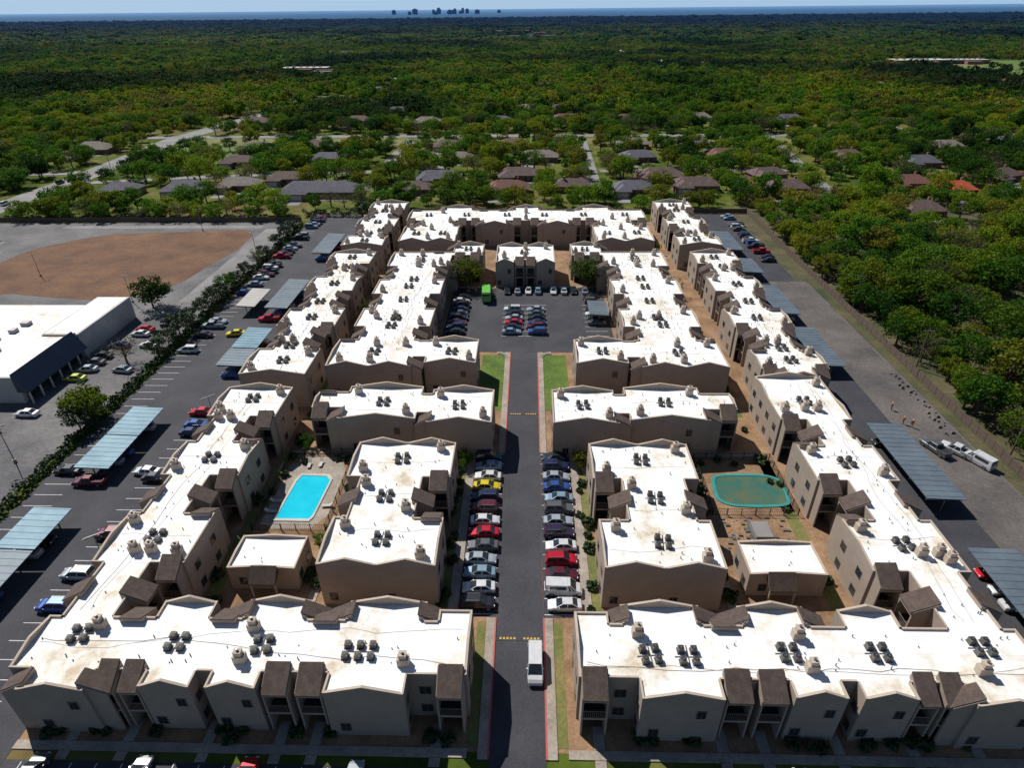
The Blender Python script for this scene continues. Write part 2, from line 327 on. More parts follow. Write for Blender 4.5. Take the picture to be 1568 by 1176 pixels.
# ---------------------------------------------------------------- apartments
def ac_mesh(n):
    b=B()
    P=[(-1,-1),(1,-1),(-1,1),(1,1)] if n==4 else [(-2,-1),(0,-1),(2,-1),(-2,1),(0,1),(2,1)]
    for (u,w_) in P:
        x,y=u*.72,w_*.72
        b.box('pad',x-.42,x+.42,y-.42,y+.42,0,.08); b.box('ac',x-.34,x+.34,y-.34,y+.34,.082,.7)
        b.cyl('acdark',(x,y,.702),.3,.05); b.cyl('ac',(x,y,.76),.1,.03,n=8)
    b.box('pipes',-.06,.06,-1.5,1.5,.02,.07); b.box('pipes',-1.5,1.5,-.05,.05,.03,.075)
    return b.mesh('air_conditioner_cluster',{'pad':'conduit','ac':'ac','pipes':'conduit'})
AC4=ac_mesh(4);AC6=ac_mesh(6)
ZR=7.5
def apartment(rects,z=ZR,name='apartment_building',acs=None,sheds=True,chim=True,zs=None,gab=1.0):
    b=B()
    rects=[(min(a,c),max(a,c),d,e) for a,c,d,e in rects]
    rs=random.Random(int(abs(rects[0][0])*7+rects[0][2]))
    xs=sorted({r[0] for r in rects}|{r[1] for r in rects}); ys=sorted({r[2] for r in rects}|{r[3] for r in rects})
    def occ(i,j):
        if i<0 or j<0 or i>=len(xs)-1 or j>=len(ys)-1: return False
        cx=(xs[i]+xs[i+1])/2; cy=(ys[j]+ys[j+1])/2
        return any(r[0]<cx<r[1] and r[2]<cy<r[3] for r in rects)
    def inside(x,y): return any(r[0]<x<r[1] and r[2]<y<r[3] for r in rects)
    for i in range(len(xs)-1):
        for j in range(len(ys)-1):
            if occ(i,j): b.poly('roof',[(xs[i],ys[j],z),(xs[i+1],ys[j],z),(xs[i+1],ys[j+1],z),(xs[i],ys[j+1],z)])
    runs=[]
    for i in range(len(xs)):
        cur=None
        for j in range(len(ys)):
            l,r=occ(i-1,j),occ(i,j); n=0 if l==r else (1 if l else -1)
            if cur and cur[1]!=n: runs.append(('x',cur[1],xs[i],ys[cur[0]],ys[j])); cur=None
            if n and not cur: cur=(j,n)
    for j in range(len(ys)):
        cur=None
        for i in range(len(xs)):
            l,r=occ(i,j-1),occ(i,j); n=0 if l==r else (1 if l else -1)
            if cur and cur[1]!=n: runs.append(('y',cur[1],ys[j],xs[cur[0]],xs[i])); cur=None
            if n and not cur: cur=(i,n)
    zt0=z+.28
    for ax,n,p,a0,a1 in runs:
        zt=zt0+(.012 if ax=='x' else 0)
        def P(t,d,zz): return (p+n*d,t,zz) if ax=='x' else (t,p+n*d,zz)
        def bx(part,t0,t1,d0,d1,z0,z1):
            if ax=='x': b.box(part,p+n*d0,p+n*d1,t0,t1,z0,z1)
            else: b.box(part,t0,t1,p+n*d0,p+n*d1,z0,z1)
        b.poly('walls',[P(a0,0,0),P(a1,0,0),P(a1,0,zt),P(a0,0,zt)])
        b.poly('coping',[P(a0,0,zt),P(a1,0,zt),P(a1,-.22,zt),P(a0,-.22,zt)])
        b.poly('coping',[P(a0,-.22,zt),P(a1,-.22,zt),P(a1,-.22,z),P(a0,-.22,z)])
        L=a1-a0
        q0=P(a0-.3,.3,0); q1=P(a1+.3,.3,0); c0=inside(q0[0],q0[1]); c1=inside(q1[0],q1[1])
        def win(t,wd=1.2,zz=(1.0,4.3)):
            for k in zz:
                if k+1.3>z-.5: continue
                bx('window_frames',t-wd/2-.08,t+wd/2+.08,0.003,.06,k-.08,k+1.3); bx('windows',t-wd/2,t-.03,.06,.075,k,k+1.22); bx('windows',t+.03,t+wd/2,.06,.075,k,k+1.22)
        def balcony_door(t,wd=2.6):
            bx('windows',t-wd/2+.3,t+wd/2-.3,.003,.05,3.45,5.6); bx('windows',t-wd/2+.3,t+wd/2-.3,.003,.05,.1,2.3)
            bx('walls',t-wd/2,t+wd/2,.06,1.1,3.0,3.3); bx('railings',t-wd/2,t+wd/2,1.02,1.08,4.2,4.28)
            k=t-wd/2
            while k<t+wd/2: bx('railings',k,k+.05,1.03,1.07,3.31,4.19); k+=.24
        def shed(t0,t1,dep=1.9,inn=.7):
            zi,zo=z+.75,z-.75
            for (u0,u1) in((t0,t0+.22),(t1-.22,t1)):
                poly=[(-.02,0),(dep,0),(dep,zo),(-inn,zi),(-inn,z+.002),(-.02,z+.002)]
                b.prism('walls',[P(u0,d,h) for d,h in poly],[P(u1,d,h) for d,h in poly])
            b.poly('walls',[P(t0,-inn-.01,z),P(t1,-inn-.01,z),P(t1,-inn-.01,zi),P(t0,-inn-.01,zi)])
            top=[(-inn-.12,zi+.02),(dep+.25,zo-.12),(dep+.25,zo+.02),(-inn-.12,zi+.2)]
            b.prism('roof_shingle',[P(t0+.1,d,h) for d,h in top],[P(t1-.1,d,h) for d,h in top])
            bx('walls',t0+.23,t1-.23,dep-.22,dep-.02,zo-.75,zo-.1)
            bx('balcony',t0+.23,t1-.23,.02,dep-.05,3.2,3.42)
            bx('walls',t0+.23,t1-.23,dep-.2,dep-.03,2.9,3.19)
            bx('windows',t0+.5,t1-.5,.02,.07,.1,2.3); bx('windows',t0+.5,t1-.5,.02,.07,3.45,5.6)
            bx('railings',t0+.23,t1-.23,dep-.12,dep-.06,4.35,4.43)
            k=t0+.35
            while k<t1-.3: bx('railings',k,k+.05,dep-.11,dep-.07,3.43,4.34); k+=.22
        def gable(t0,t1,pk,th=.3):
            m_=(t0+t1)/2
            A=[P(t0,0.004,zt+.002),P(t1,0.004,zt+.002),P(m_,0.004,zt+pk)]; C=[P(t0,-th,zt+.002),P(t1,-th,zt+.002),P(m_,-th,zt+pk)]
            b.poly('gables',A); b.poly('gables',C); b.poly('coping',[A[0],A[2],C[2],C[0]]); b.poly('coping',[A[2],A[1],C[1],C[2]])
        dep=1.9
        if sheds and (c0 or c1) and L>=2.6:
            if ax=='y' and n<0 and L>5:
                k=2 if L<10 else int(L//5)
            elif ax=='y': k=1 if L<9 else int(L//6)
            else: k=1 if L<8 else int(L//4.6)
            if c0!=c1 and L<9: k=1
            wd=min(2.9,L/k-.5)
            for i in range(k):
                if c0==c1: mid=a0+(i+.5)*L/k
                else: mid=(a1-wd/2-.3 if c0 else a0+wd/2+.3) if k==1 else a0+(i+.5)*L/k
                if i%3==2 or (ax=='y' and n>0 and rs.random()<.35): balcony_door(mid); continue
                shed(mid-wd/2,mid+wd/2,dep if ax=='y' else 2.1)
            if c0!=c1 and k==1 and L>6: win((a0+1.8) if c0 else (a1-1.8))
        elif L>=5:
            k=max(1,round(L/9.5)); 
            for i in range(k):
                t0=a0+i*L/k; t1=a0+(i+1)*L/k
                if ax=='y' or rs.random()<.6: gable(t0+.3,t1-.3,(1.05 if ax=='y' else .55)*gab)
                if ax=='y' and n<0:
                    win(t0+(t1-t0)*.2,1.0,(1.0,)); 
                    if rs.random()<.5: win(t0+(t1-t0)*.75,.9,(4.4,))
                else:
                    win(t0+(t1-t0)*.25); win(t0+(t1-t0)*.75)
        elif L>=2: win((a0+a1)/2,.9)
    for r in rects:
        A=(r[1]-r[0])*(r[3]-r[2])
        if A<30: continue
        cx,cy=(r[0]+r[1])/2,(r[2]+r[3])/2
        for _ in range(int(A/13)):
            x,y=rs.uniform(r[0]+1,r[1]-1),rs.uniform(r[2]+1,r[3]-1); b.cyl('vents',(x,y,z),.07,rs.uniform(.15,.45),n=6)
        if chim and A>60:
            for (u,w_) in((.14,.2),(.86,.8)) if rs.random()<.5 else((.14,.8),(.86,.2)):
                n_=1 if A<200 else 2
                for q in range(n_):
                    x=r[0]+(r[1]-r[0])*u; y=r[2]+(r[3]-r[2])*w_
                    if n_==2: x+= (r[1]-r[0])*.36*q*(1 if u<.5 else -1)
                    b.box('chimneys',x-.65,x+.65,y-.45,y+.45,z,z+1.15); b.box('chimneys',x-.4,x+.4,y-.34,y+.34,z+1.152,z+1.75)
                    b.box('coping',x-.45,x+.45,y-.39,y+.39,z+1.752,z+1.84); b.cyl('vents',(x,y,z+1.84),.15,.3,n=8)
        if acs is None and A>75:
            k=max(1,round(A/190)); along=(r[1]-r[0])>(r[3]-r[2])
            for i in range(k):
                fx=(i+.5)/k
                x=r[0]+(r[1]-r[0])*(fx if along else .5)+rs.uniform(-.5,.5); y=r[2]+(r[3]-r[2])*(.5 if along else fx)+rs.uniform(-.5,.5)
                put('air_conditioner_cluster',AC4,(x,y,z+.01),rs.choice((0,.1,-.1)))
        if z>5 and A>60:
            for _ in range(1 if A<250 else 2):
                along=(r[1]-r[0])>(r[3]-r[2])
                t=(r[0] if along else r[2])+1.0; e_=(r[1] if along else r[3])-1.0
                c=(rs.uniform(r[2]+1.5,r[3]-1.5) if along else rs.uniform(r[0]+1.5,r[1]-1.5)); zz=z+.015+_*.022
                while t<e_-1:
                    st_=min(rs.uniform(1.5,4),e_-t); c2=min(max(c+rs.uniform(-.6,.6),(r[2] if along else r[0])+1),(r[3] if along else r[1])-1)
                    q=[(t,c-.03),(t+st_,c2-.03),(t+st_,c2+.03),(t,c+.03)]
                    if not along: q=[(y_,x_) for x_,y_ in q]
                    b.poly('conduits',[(x_,y_,zz) for x_,y_ in q]); t+=st_; c=c2
    return b.finish(name) if name!='_' else b
for s in(-1,1):
    def S(lst,dx=0): return [(s*a+dx,s*c+dx,d,e) for a,c,d,e in lst]
    yN=102 if s<0 else 107
    k=0 if s<0 else 1
    front=[(5.6,56.5,42,49),(12.1,20.8,39.6,42),(28.2,33.7,40,42),(35.4,41,40,42),(46.6,54,39.4,42),
     (5.6,9.6,49,50.6),(11.2,20.6,49,51.7),(25.2,33,49,51.7),(37,43.5,49,51.4)]
    w1=[(48.7,55,49,yN),(44.2,56.6,57.5,67),(44.2,56.6,75.5,84.5),(44.2,56.6,92,yN)]
    e=apartment(S(front+w1,k),acs=[])
    for (x,y,six) in ((51.2,46.5,0),(39.3,45.6,0),(29.3,45.4,0),(18,44.8,1 if s<0 else 0),(50.5,62.3,0),(50.5,80,0),(50.5,98,0)):
        put('air_conditioner_cluster',AC6 if six else AC4,(s*x+k,y,ZR+.01),random.choice((0,.1)))
    if s>0: put('air_conditioner_cluster',AC4,(14.8,44.9,ZR+.01),.1)
    apartment(S([(11,26.8,57.5,66.5),(15.3,25,66.5,75.5),(11,27.2,75.5,84.5)]))
    apartment(S([(5.4,17,90.5,101.5),(17,19,93.5,100),(19,33,91.5,102.5),(33,38.6,95,100.5)]))
    apartment(S([(9.8,20.5,112,122.5),(20.5,23,114.5,122),(23,40.5,110.5,122.5),(24,36.5,122.5,180),(21.5,39,129,139),(21.5,39,148,158),(21.5,39,168,180),(12.5,21.5,177,187)],k))
    dx=0 if s<0 else 4
    apartment(S([(47,54,107,180),(43.5,57,107+3*k,118),(43.5,57,129,139),(44.5,57,150,160),(44.5,57,170,180)],dx))
    apartment(S([(47.5,54,186,236),(44,57,186,196),(44,57,205,215),(44,57,225,236)],dx*.7))
    apartment([(s*31,s*(40.5+k),60,66.2)],z=3.9,name='clubhouse',acs=[],chim=False,gab=.35)
    b=B(); b.prism('r',[(s*33.4,59.95,3.2),(s*37,59.95,3.2),(s*37,58.2,2.7),(s*33.4,58.2,2.7)],[(s*33.4,59.95,4.7),(s*37,59.95,4.7),(s*37,58.2,2.9),(s*33.4,58.2,2.9)])
    for x in (33.5,36.8): b.box('p',s*x-.1,s*x+.1,58.3,58.5,0,2.7)
    b.finish('entrance_porch',{'r':'shingle','p':'walls'})
apartment([(-41,41,212,225),(-40,-22,190,206),(40,22,190,206),(-36,-24,206,212),(36,24,206,212),(-15,-6,208,212),(6,15,208,212),(-30,-19,225,229),(-5,5,225,229),(19,30,225,229)])
apartment([(-8.5,8.5,173,186),(-8.5,-3.2,171,173),(3.2,8.5,171,173)],name='leasing_office')

# carports
def carport(x0,x1,y0,y1,m):
    b=B(); k=y0
    b.prism('roof',[(x0,y0,2.9),(x1,y0,2.65),(x1,y0,2.78),(x0,y0,3.03)],[(x0,y1,2.9),(x1,y1,2.65),(x1,y1,2.78),(x0,y1,3.03)])
    y=y0+.6
    while y<y1-.2:
        b.prism('ribs',[(x0+.05,y,3.02),(x1-.05,y,2.77),(x1-.05,y+.07,2.77),(x0+.05,y+.07,3.02)],[(x0+.05,y,3.075),(x1-.05,y,2.825),(x1-.05,y+.07,2.825),(x0+.05,y+.07,3.075)]); y+=1.3
    while k<=y1:
        b.box('posts',(x0+x1)/2-.08,(x0+x1)/2+.08,k+.3,k+.46,0,2.64); b.box('beams',x0+.1,x1-.1,k+.3,k+.46,2.45,2.62); k+=(y1-y0-.8)/4
    b.finish('carport',{'roof':m,'ribs':m,'posts':'steel','beams':'steel'})
for r in((-77,-71,50,64,'metal_grey'),(-77,-71,64.3,73,'metal_blue'),(-77,-71,83,92.5,'metal_blue'),(-77,-71,92.8,102,'metal_blue'),(-68,-62,119,127,'metal_grey'),(-68,-62,127.5,138,'metal_blue'),(-68.5,-62.5,150,170,'metal_grey'),(-69,-63,193,213,'metal_grey'),(-76.5,-71.5,151,163,'pale'),
  (64,71,52,66.5,'metal_grey'),(64,70.3,77,98,'metal_grey'),(64,70,120,139,'metal_grey'),(64,70,147,166,'metal_grey'),(64,70,176,188,'metal_grey'),(64,70,196,215,'metal_grey'),(16.5,21.5,146,155,'metal_grey')): carport(*r)

# ---------------------------------------------------------------- shopping building
b=B()
b.box('walls',-185,-104,108,146,0,5.4); b.box('walls',-112,-103.5,128,150,0,5.9) ; b.poly('roof',[(-184.5,108.5,5.42),(-112.3,108.5,5.42),(-112.3,145.5,5.42),(-184.5,145.5,5.42)])
b.poly('roof',[(-111.6,128.4,5.92),(-104,128.4,5.92),(-104,149.6,5.92),(-111.6,149.6,5.92)])
b.poly('roof',[(-112.2,108.5,5.424),(-104.5,108.5,5.424),(-104.5,127.7,5.424),(-112.2,127.7,5.424)])
b.box('walls',-185.2,-103.8,107.7,108.3,0,6.1)
b.prism('facade',[(-103.9,107,3),(-101.5,107,3),(-103.9,107,7.2)],[(-103.9,127,3),(-101.5,127,3),(-103.9,127,7.2)])
b.box('walls',-104.2,-103.8,108.35,127.9,3,6.5)
for i in range(18): 
    x,y=-115-random.random()*50,114+random.random()*28; q=random.uniform(.6,1.2); b.box('units',x-q,x+q,y-.8,y+.8,5.43,6.3)
for i in range(7): b.cyl('columns',(-102,107.6+i*3.2,0),.2,3,n=8)
b.box('windows',-103.75,-103.5,109,127,.4,2.7)
b.finish('shop_building',{'facade':'blue_paint','units':'steel','walls':'pale','columns':'pale'})

# ---------------------------------------------------------------- pools
def pool(pts,deck,m,liner=None):
    sheet('pool_deck','concrete' if not liner else 'sand',deck,.05)
    b=B(); n=len(pts); c=Vector((sum(p[0] for p in pts)/n,sum(p[1] for p in pts)/n))
    outer=[Vector(p)+(Vector(p)-c).normalized()*.6 for p in pts]
    for i in range(n):
        j=(i+1)%n; A=[(*pts[i],.06),(*pts[j],.06),(*outer[j],.06),(*outer[i],.06)]
        b.prism('coping_edge',A,[(p[0],p[1],.2) for p in A])
    b.poly('water',[(p[0],p[1],.12) for p in pts])
    b.finish('swimming_pool',{'coping_edge':'pale' if not liner else 'teal','water':m})
pool([(-39.4,74),(-34,74),(-33.6,75),(-33.2,83.5),(-34,84.6),(-38.4,84.8),(-38.9,83.2)],[(-41.5,73),(-39,71.8),(-33,72),(-31.2,75),(-31,86),(-33,90),(-39,90.5),(-41.4,87)],'pool')
cx,cy=38.3,82
pool([(cx+5.6*math.copysign(abs(math.cos(a))**.45,math.cos(a))+.15*math.sin(5*a),cy+3.7*math.copysign(abs(math.sin(a))**.5,math.sin(a))) for a in [i*2*math.pi/28 for i in range(28)]],[(31,76.8),(44,76.8),(44,90),(31,90)],'pool_green',True)
def fence(pts,h,m,name,sp=2.4,solid=True):
    b=B()
    for (x0,y0),(x1,y1) in zip(pts[:-1],pts[1:]):
        d=Vector((x1-x0,y1-y0)); L=d.length; d/=L; n=int(L/sp)+1; nn=Vector((-d.y,d.x))
        for i in range(n+1):
            p=Vector((x0,y0))+d*(L*i/n); b.box('posts',p.x-.06,p.x+.06,p.y-.06,p.y+.06,0,h+.05)
        a,c=Vector((x0,y0)),Vector((x1,y1))
        for (z0,z1) in (((.08,h),) if solid else ((.1,.16),(h-.1,h-.04))):
            A=[(a.x-nn.x*.02,a.y-nn.y*.02,z0),(c.x-nn.x*.02,c.y-nn.y*.02,z0),(c.x+nn.x*.02,c.y+nn.y*.02,z0),(a.x+nn.x*.02,a.y+nn.y*.02,z0)]
            b.prism('panels',A,[(q[0],q[1],z1) for q in A])
        if not solid:
            k=0
            while k<L: p=a+d*k; b.box('panels',p.x-.015,p.x+.015,p.y-.015,p.y+.015,.1,h-.04); k+=.3
    b.finish(name,{'posts':m,'panels':m})
fence([(-42.2,71.5),(-30.6,71.5),(-30.6,91),(-42.2,91),(-42.2,71.5)],1.4,'dark','pool_fence',solid=False)
fence([(30.6,76),(44.1,76),(44.1,90.4),(30.6,90.4),(30.6,76)],1.4,'dark','pool_fence',solid=False)
fence([(85.5,30),(85.6,120),(86,247),(-60,248.5)],1.9,'bark','wooden_fence')
fence([(-86.3,236.8),(-210,236.8)],1.9,'bark','wooden_fence')
b=B(); b.box('seat',-.3,.3,-.9,.4,.3,.36); b.prism('seat',[(-.3,.4,.32),(.3,.4,.32),(.3,.95,.75),(-.3,.95,.75)],[(-.3,.4,.36),(.3,.4,.36),(.3,.93,.8),(-.3,.93,.8)])
for x in(-.26,.24):
    for y in(-.8,.3): b.box('legs',x,x+.04,y,y+.04,.05,.3)
LG=b.mesh('sun_lounger',{'seat':'pale','legs':'steel'})
for x,y,r in((-40.6,75.5,1.57),(-40.6,78,1.57),(-31.8,77,-1.5),(-36,88,0),(-38,87.6,.1)): put('sun_lounger',LG,(x,y,.05),r)
b=B()
for i in range(90):
    x,y=random.uniform(31,42),random.uniform(67,75.5); s_=random.uniform(.08,.35); b.box('r',x-s_,x+s_,y-s_*.6,y+s_*.7,.03,.03+s_*.7)
b.single('rubble_pile',{'r':'conc_grey'})
b=B(); b.box('base',-1.6,1.6,-2,2,0,.3); b.box('slab',-1.3,1.3,-1.7,1.7,.302,.9); b.single('concrete_platform',{'base':'conc_grey','slab':'street'},(37,72,.02))
b=B(); 
for i in range(40):
    y=random.uniform(98,122); x=random.uniform(80,82); s_=random.uniform(.15,.5); b.prism('r',[(x-s_,y-s_,.02),(x+s_,y-s_*.6,.02),(x+s_*.7,y+s_,.02),(x-s_*.8,y+s_*.7,.02)],[(x-s_*.5,y-s_*.4,s_),(x+s_*.5,y-s_*.3,s_*.9),(x+s_*.3,y+s_*.5,s_),(x-s_*.4,y+s_*.4,s_*.8)])
b.single('rubble_pile',{'r':'old_asphalt'})

# ---------------------------------------------------------------- vehicles
def loft(b,part,secs):
    rings=[]
    for (y,zt,hw) in secs:
        zb=.28; zm=zb+(zt-zb)*.55
        rings.append([(-hw*.94,y,zb),(-hw,y,zm),(-hw*.97,y,zt-.1),(-hw*.86,y,zt),(hw*.86,y,zt),(hw*.97,y,zt-.1),(hw,y,zm),(hw*.94,y,zb)])
    for A,C in zip(rings[:-1],rings[1:]):
        for i in range(8): j=(i+1)%8; b.poly(part,[A[i],A[j],C[j],C[i]])
    b.poly(part,rings[0][::-1]); b.poly(part,rings[-1])
def cabin(b,y0,y1,t0,t1,zb,zt,hb,ht):
    Bt=[(-hb,y0,zb),(hb,y0,zb),(hb,y1,zb),(-hb,y1,zb)]; T=[(-ht,t0,zt),(ht,t0,zt),(ht,t1,zt),(-ht,t1,zt)]
    for i in range(4): j=(i+1)%4; b.poly('glass',[Bt[i],Bt[j],T[j],T[i]])
    b.prism('paint',[(x*1.03,y,z) for x,y,z in T],[(x*.93,(y-(t0+t1)/2)*.93+(t0+t1)/2,z+.07) for x,y,z in T])
    for sx in(-1,1):
        ym,tm=(y0+y1)/2,(t0+t1)/2
        b.prism('paint',[(sx*hb*1.01,ym-.07,zb),(sx*hb*1.01,ym+.07,zb),(sx*ht*1.02,tm+.06,zt),(sx*ht*1.02,tm-.06,zt)],[(sx*(hb*1.01-.05),ym-.07,zb),(sx*(hb*1.01-.05),ym+.07,zb),(sx*(ht*1.02-.05),tm+.06,zt),(sx*(ht*1.02-.05),tm-.06,zt)])
        for (ya,ta) in((y0,t0),(y1,t1)):
            b.prism('paint',[(sx*hb*1.01,ya-.05,zb),(sx*hb*1.01,ya+.05,zb),(sx*ht*1.02,ta+.05,zt),(sx*ht*1.02,ta-.05,zt)],[(sx*(hb*1.01-.08),ya-.05,zb+.02),(sx*(hb*1.01-.08),ya+.05,zb+.02),(sx*(ht*1.02-.08),ta+.05,zt),(sx*(ht*1.02-.08),ta-.05,zt)])
def wheels(b,ys,hw,r=.33):
    for y in ys:
        for sx in(-1,1):
            b.cyl('tyre',(sx*hw-(.2 if sx>0 else .02),y,r),r,.22,'x',14); b.cyl('hub',(sx*hw+(.021 if sx>0 else -.041),y,r),r*.6,.02,'x',10)
def lights(b,yf,yr,hw,z):
    for sx in(-1,1):
        b.box('lamp_w',sx*hw*.6,sx*hw*.92,yf-.08,yf+.03,z-.1,z+.08); b.box('lamp_r',sx*hw*.62,sx*hw*.95,yr-.03,yr+.08,z,z+.2)
        b.box('paint',sx*(hw+.02),sx*(hw+.18),.72,.88,.93,1.05)
def sedan():
    b=B(); loft(b,'paint',[(-2.32,.78,.74),(-2.2,.95,.83),(-1.6,1.0,.89),(0,.97,.91),(1.0,.95,.9),(1.8,.84,.87),(2.2,.70,.80),(2.34,.56,.72)])
    cabin(b,-1.75,1.15,-1.05,.35,.96,1.4,.82,.62); wheels(b,(-1.4,1.42),.86); lights(b,2.27,-2.3,.82,.62)
    b.box('tyre',-.35,.35,2.3,2.37,.35,.5); return b.mesh('car',{'hub':'steel'})
def suv():
    b=B(); loft(b,'paint',[(-2.3,.95,.8),(-2.2,1.08,.9),(-1.4,1.1,.94),(.9,1.08,.94),(1.7,1.02,.92),(2.2,.9,.86),(2.35,.7,.78)])
    cabin(b,-2.15,1.25,-1.95,.45,1.06,1.68,.87,.72); wheels(b,(-1.4,1.45),.9,.38); lights(b,2.28,-2.28,.86,.8)
    for sx in(-1,1): b.box('hub',sx*.6,sx*.64,-1.7,.2,1.75,1.8)
    return b.mesh('car',{'hub':'steel'})
def pickup():
    b=B(); loft(b,'paint',[(-2.75,.85,.86),(-2.7,1.0,.92),(-.9,1.02,.96)]) ; loft(b,'paint',[(-.9,1.06,.96),(1.3,1.06,.96),(2.2,1.0,.93),(2.7,.9,.86),(2.8,.7,.8)])
    cabin(b,-.8,1.4,-.65,.65,1.05,1.75,.86,.72)
    for sx in(-1,1): b.box('paint',sx*.82,sx*.95,-2.7,-.9,1.0,1.3)
    b.box('paint',-.82,.82,-2.75,-2.65,1.0,1.3); b.box('tyre',-.8,.8,-2.64,-.92,1.022,1.05)
    wheels(b,(-1.8,1.8),.92,.4); lights(b,2.74,-2.72,.88,.8); return b.mesh('pickup_truck',{'hub':'steel'})
def van():
    b=B(); loft(b,'paint',[(-2.6,1.2,.9),(-2.5,1.25,.97),(1.6,1.22,.97),(2.3,1.05,.93),(2.6,.8,.85)])
    b.prism('paint',[(-.95,-2.5,1.22),(.95,-2.5,1.22),(.95,.7,1.22),(-.95,.7,1.22)],[(-.8,-2.4,2.1),(.8,-2.4,2.1),(.8,.55,2.1),(-.8,.55,2.1)])
    cabin(b,.72,1.75,.57,.95,1.22,2.08,.93,.8); b.box('glass',-.7,.7,-2.55,-2.48,1.3,1.85)
    for sx in(-1,1): b.prism('glass',[(sx*.96,-1.9,1.35),(sx*.96,.4,1.35),(sx*.88,.4,1.85),(sx*.88,-1.9,1.85)],[(sx*.9,-1.9,1.35),(sx*.9,.4,1.35),(sx*.82,.4,1.85),(sx*.82,-1.9,1.85)])
    wheels(b,(-1.6,1.7),.93,.36); lights(b,2.5,-2.6,.9,.8); return b.mesh('van',{'hub':'steel'})
CM={'s':sedan(),'u':suv(),'p':pickup(),'v':van()}; NM={'s':'car','u':'car','p':'pickup_truck','v':'van'}
C=dict(w=(.75,.75,.75),s=(.42,.46,.50),sb=(.25,.36,.46),k=(.025,.025,.03),n=(.02,.03,.10),g=(.12,.13,.14),r=(.55,.01,.025),m=(.12,.015,.03),y=(.8,.62,.02),b=(.04,.10,.35),p=(.035,.02,.06),t=(.35,.28,.2),ly=(.6,.68,.12))
def car(x,y,rot,c,t='s',z=.06): put(NM[t],CM[t],(x+random.uniform(-.25,.25),y+random.uniform(-.1,.1),z),R(rot+random.uniform(-2,2)),color=C[c])
Lc=['k','w','sb','s','g','r','w','m','n','y','w','sb','k']; Rc=['w','w','m','r','w','p','s','g','sb','b','s','n','k']
for i in range(13):
    y=57.5+i*2.7
    car(-5.9,y,90 if i%3 else -90,Lc[i],'u' if i in(0,7,8,12) else 's'); car(5.9,y,-90 if i%4 else 90,Rc[i],'v' if i==1 else('u' if i in(3,5,7,11) else 's'))
put('van',CM['v'],(2.0,48.3,.06),R(180),color=C['w'])
pal=['w','s','sb','k','n','g','r','m','w','k','b','s','w','g','k']
def rowc(x,ys,rot,prob=1,seed=1,ts='ssu',cl=None):
    rr=random.Random(seed)
    for i,y in enumerate(ys):
        if rr.random()<prob: car(x,y,rot+(180 if rr.random()<.3 else 0),cl[i%len(cl)] if cl else rr.choice(pal),rr.choice(ts))
fr=lambda a,n,st=2.7:[a+i*st for i in range(n)]
rowc(-17.3,fr(140.8,9),90,.95,3,cl=['k','n','m','k','g','n','k','w','k']); rowc(-3,fr(140.8,6),90,1,4,cl=['sb','k','r','s','k','w']); rowc(3,fr(140.8,6),90,1,5,cl=['b','m','n','k','g','s']); rowc(18.5,fr(140.8,9),90,.6,6,cl=['k','n','g','k','w'])
for i,x in enumerate([-5,-2,1,3.8,8,11,14,17]): car(x,167.4,0 if i%2 else 180,['k','s','w','sb','w','w','k','s'][i])
rowc(-80,fr(172,26),90,.6,8,'ssup'); rowc(-80,fr(125,16),90,.3,9,'ssup'); rowc(-80,fr(50,24),90,.08,10)
rowc(-63.5,fr(40,26),90,.2,11); rowc(-65,fr(119,7),90,.6,12); rowc(-65.3,fr(151,7),90,.7,13); rowc(-65.8,fr(194,7),90,.6,14)
rowc(-74,fr(52,8),90,.3,15); rowc(-74,fr(85,6),90,.3,15)
rowc(67,fr(79,7),90,.3,16,cl=['k','g','s']); rowc(67,fr(121,7),90,.5,17); rowc(67,fr(148,7),90,.5,18); rowc(67,fr(196,8),90,.6,19)
rowc(77.2,fr(190,20),90,.7,20,'ssup'); rowc(67.2,fr(53,5),90,.4,21)
car(-74.5,82,90,'m','p'); car(-72.5,139.5,100,'y'); car(-65,104,90,'r'); car(-66,85,85,'w'); car(-67,148,95,'r','p')
car(75,93.5,20,'g','p'); car(78.6,92.8,35,'w','p'); car(80.6,90,25,'w','v')
for x,c,t in((-40.5,'w','s'),(-28.8,'r','s'),(-51.5,'g','u'),(-17.2,'s','s'),(30,'k','s'),(44,'w','u')): car(x,34.3,0,c,t)
for x,y,r,c in((-99,117,92,'ly'),(-99,121,95,'s'),(-99,124.5,90,'g'),(-98,133,90,'n'),(-96.5,139,85,'w'),(-96.5,141.8,85,'r'),(-91,121,80,'s'),(-92,108,70,'s'),(-104,97,80,'w'),(-94,146,20,'k'),(-100,103,88,'w'),(-99,127.5,90,'k'),(-91,133,80,'w'),(-110,86,10,'g')): car(x,y,r,c)
for x,y in((-221,262),(-222,300),(-217,345),(-225,392),(-218,325),(-100,424),(-30,422),(60,424),(150,421),(-160,424),(-300,316)): car(x,y,0 if abs(x+221)<8 else 90,random.choice(['w','s','k','w']),random.choice('su'),.1)
b=B(); b.box('chassis',-1.1,1.1,-4,3.8,.5,.8); b.prism('body',[(-1.25,-3.9,.82),(1.25,-3.9,.82),(1.25,1.6,.82),(-1.25,1.6,.82)],[(-1.15,-3.3,3.1),(1.15,-3.3,3.1),(1.15,1.5,3.1),(-1.15,1.5,3.1)])
b.box('cab',-1.2,1.2,1.9,3.9,.82,1.8); b.prism('cab_glass',[(-1.15,1.95,1.8),(1.15,1.95,1.8),(1.15,3.85,1.8),(-1.15,3.85,1.8)],[(-1.05,2,2.6),(1.05,2,2.6),(1.05,3.5,2.6),(-1.05,3.5,2.6)]); b.box('cab',-1.08,1.08,1.98,3.55,2.6,2.72)
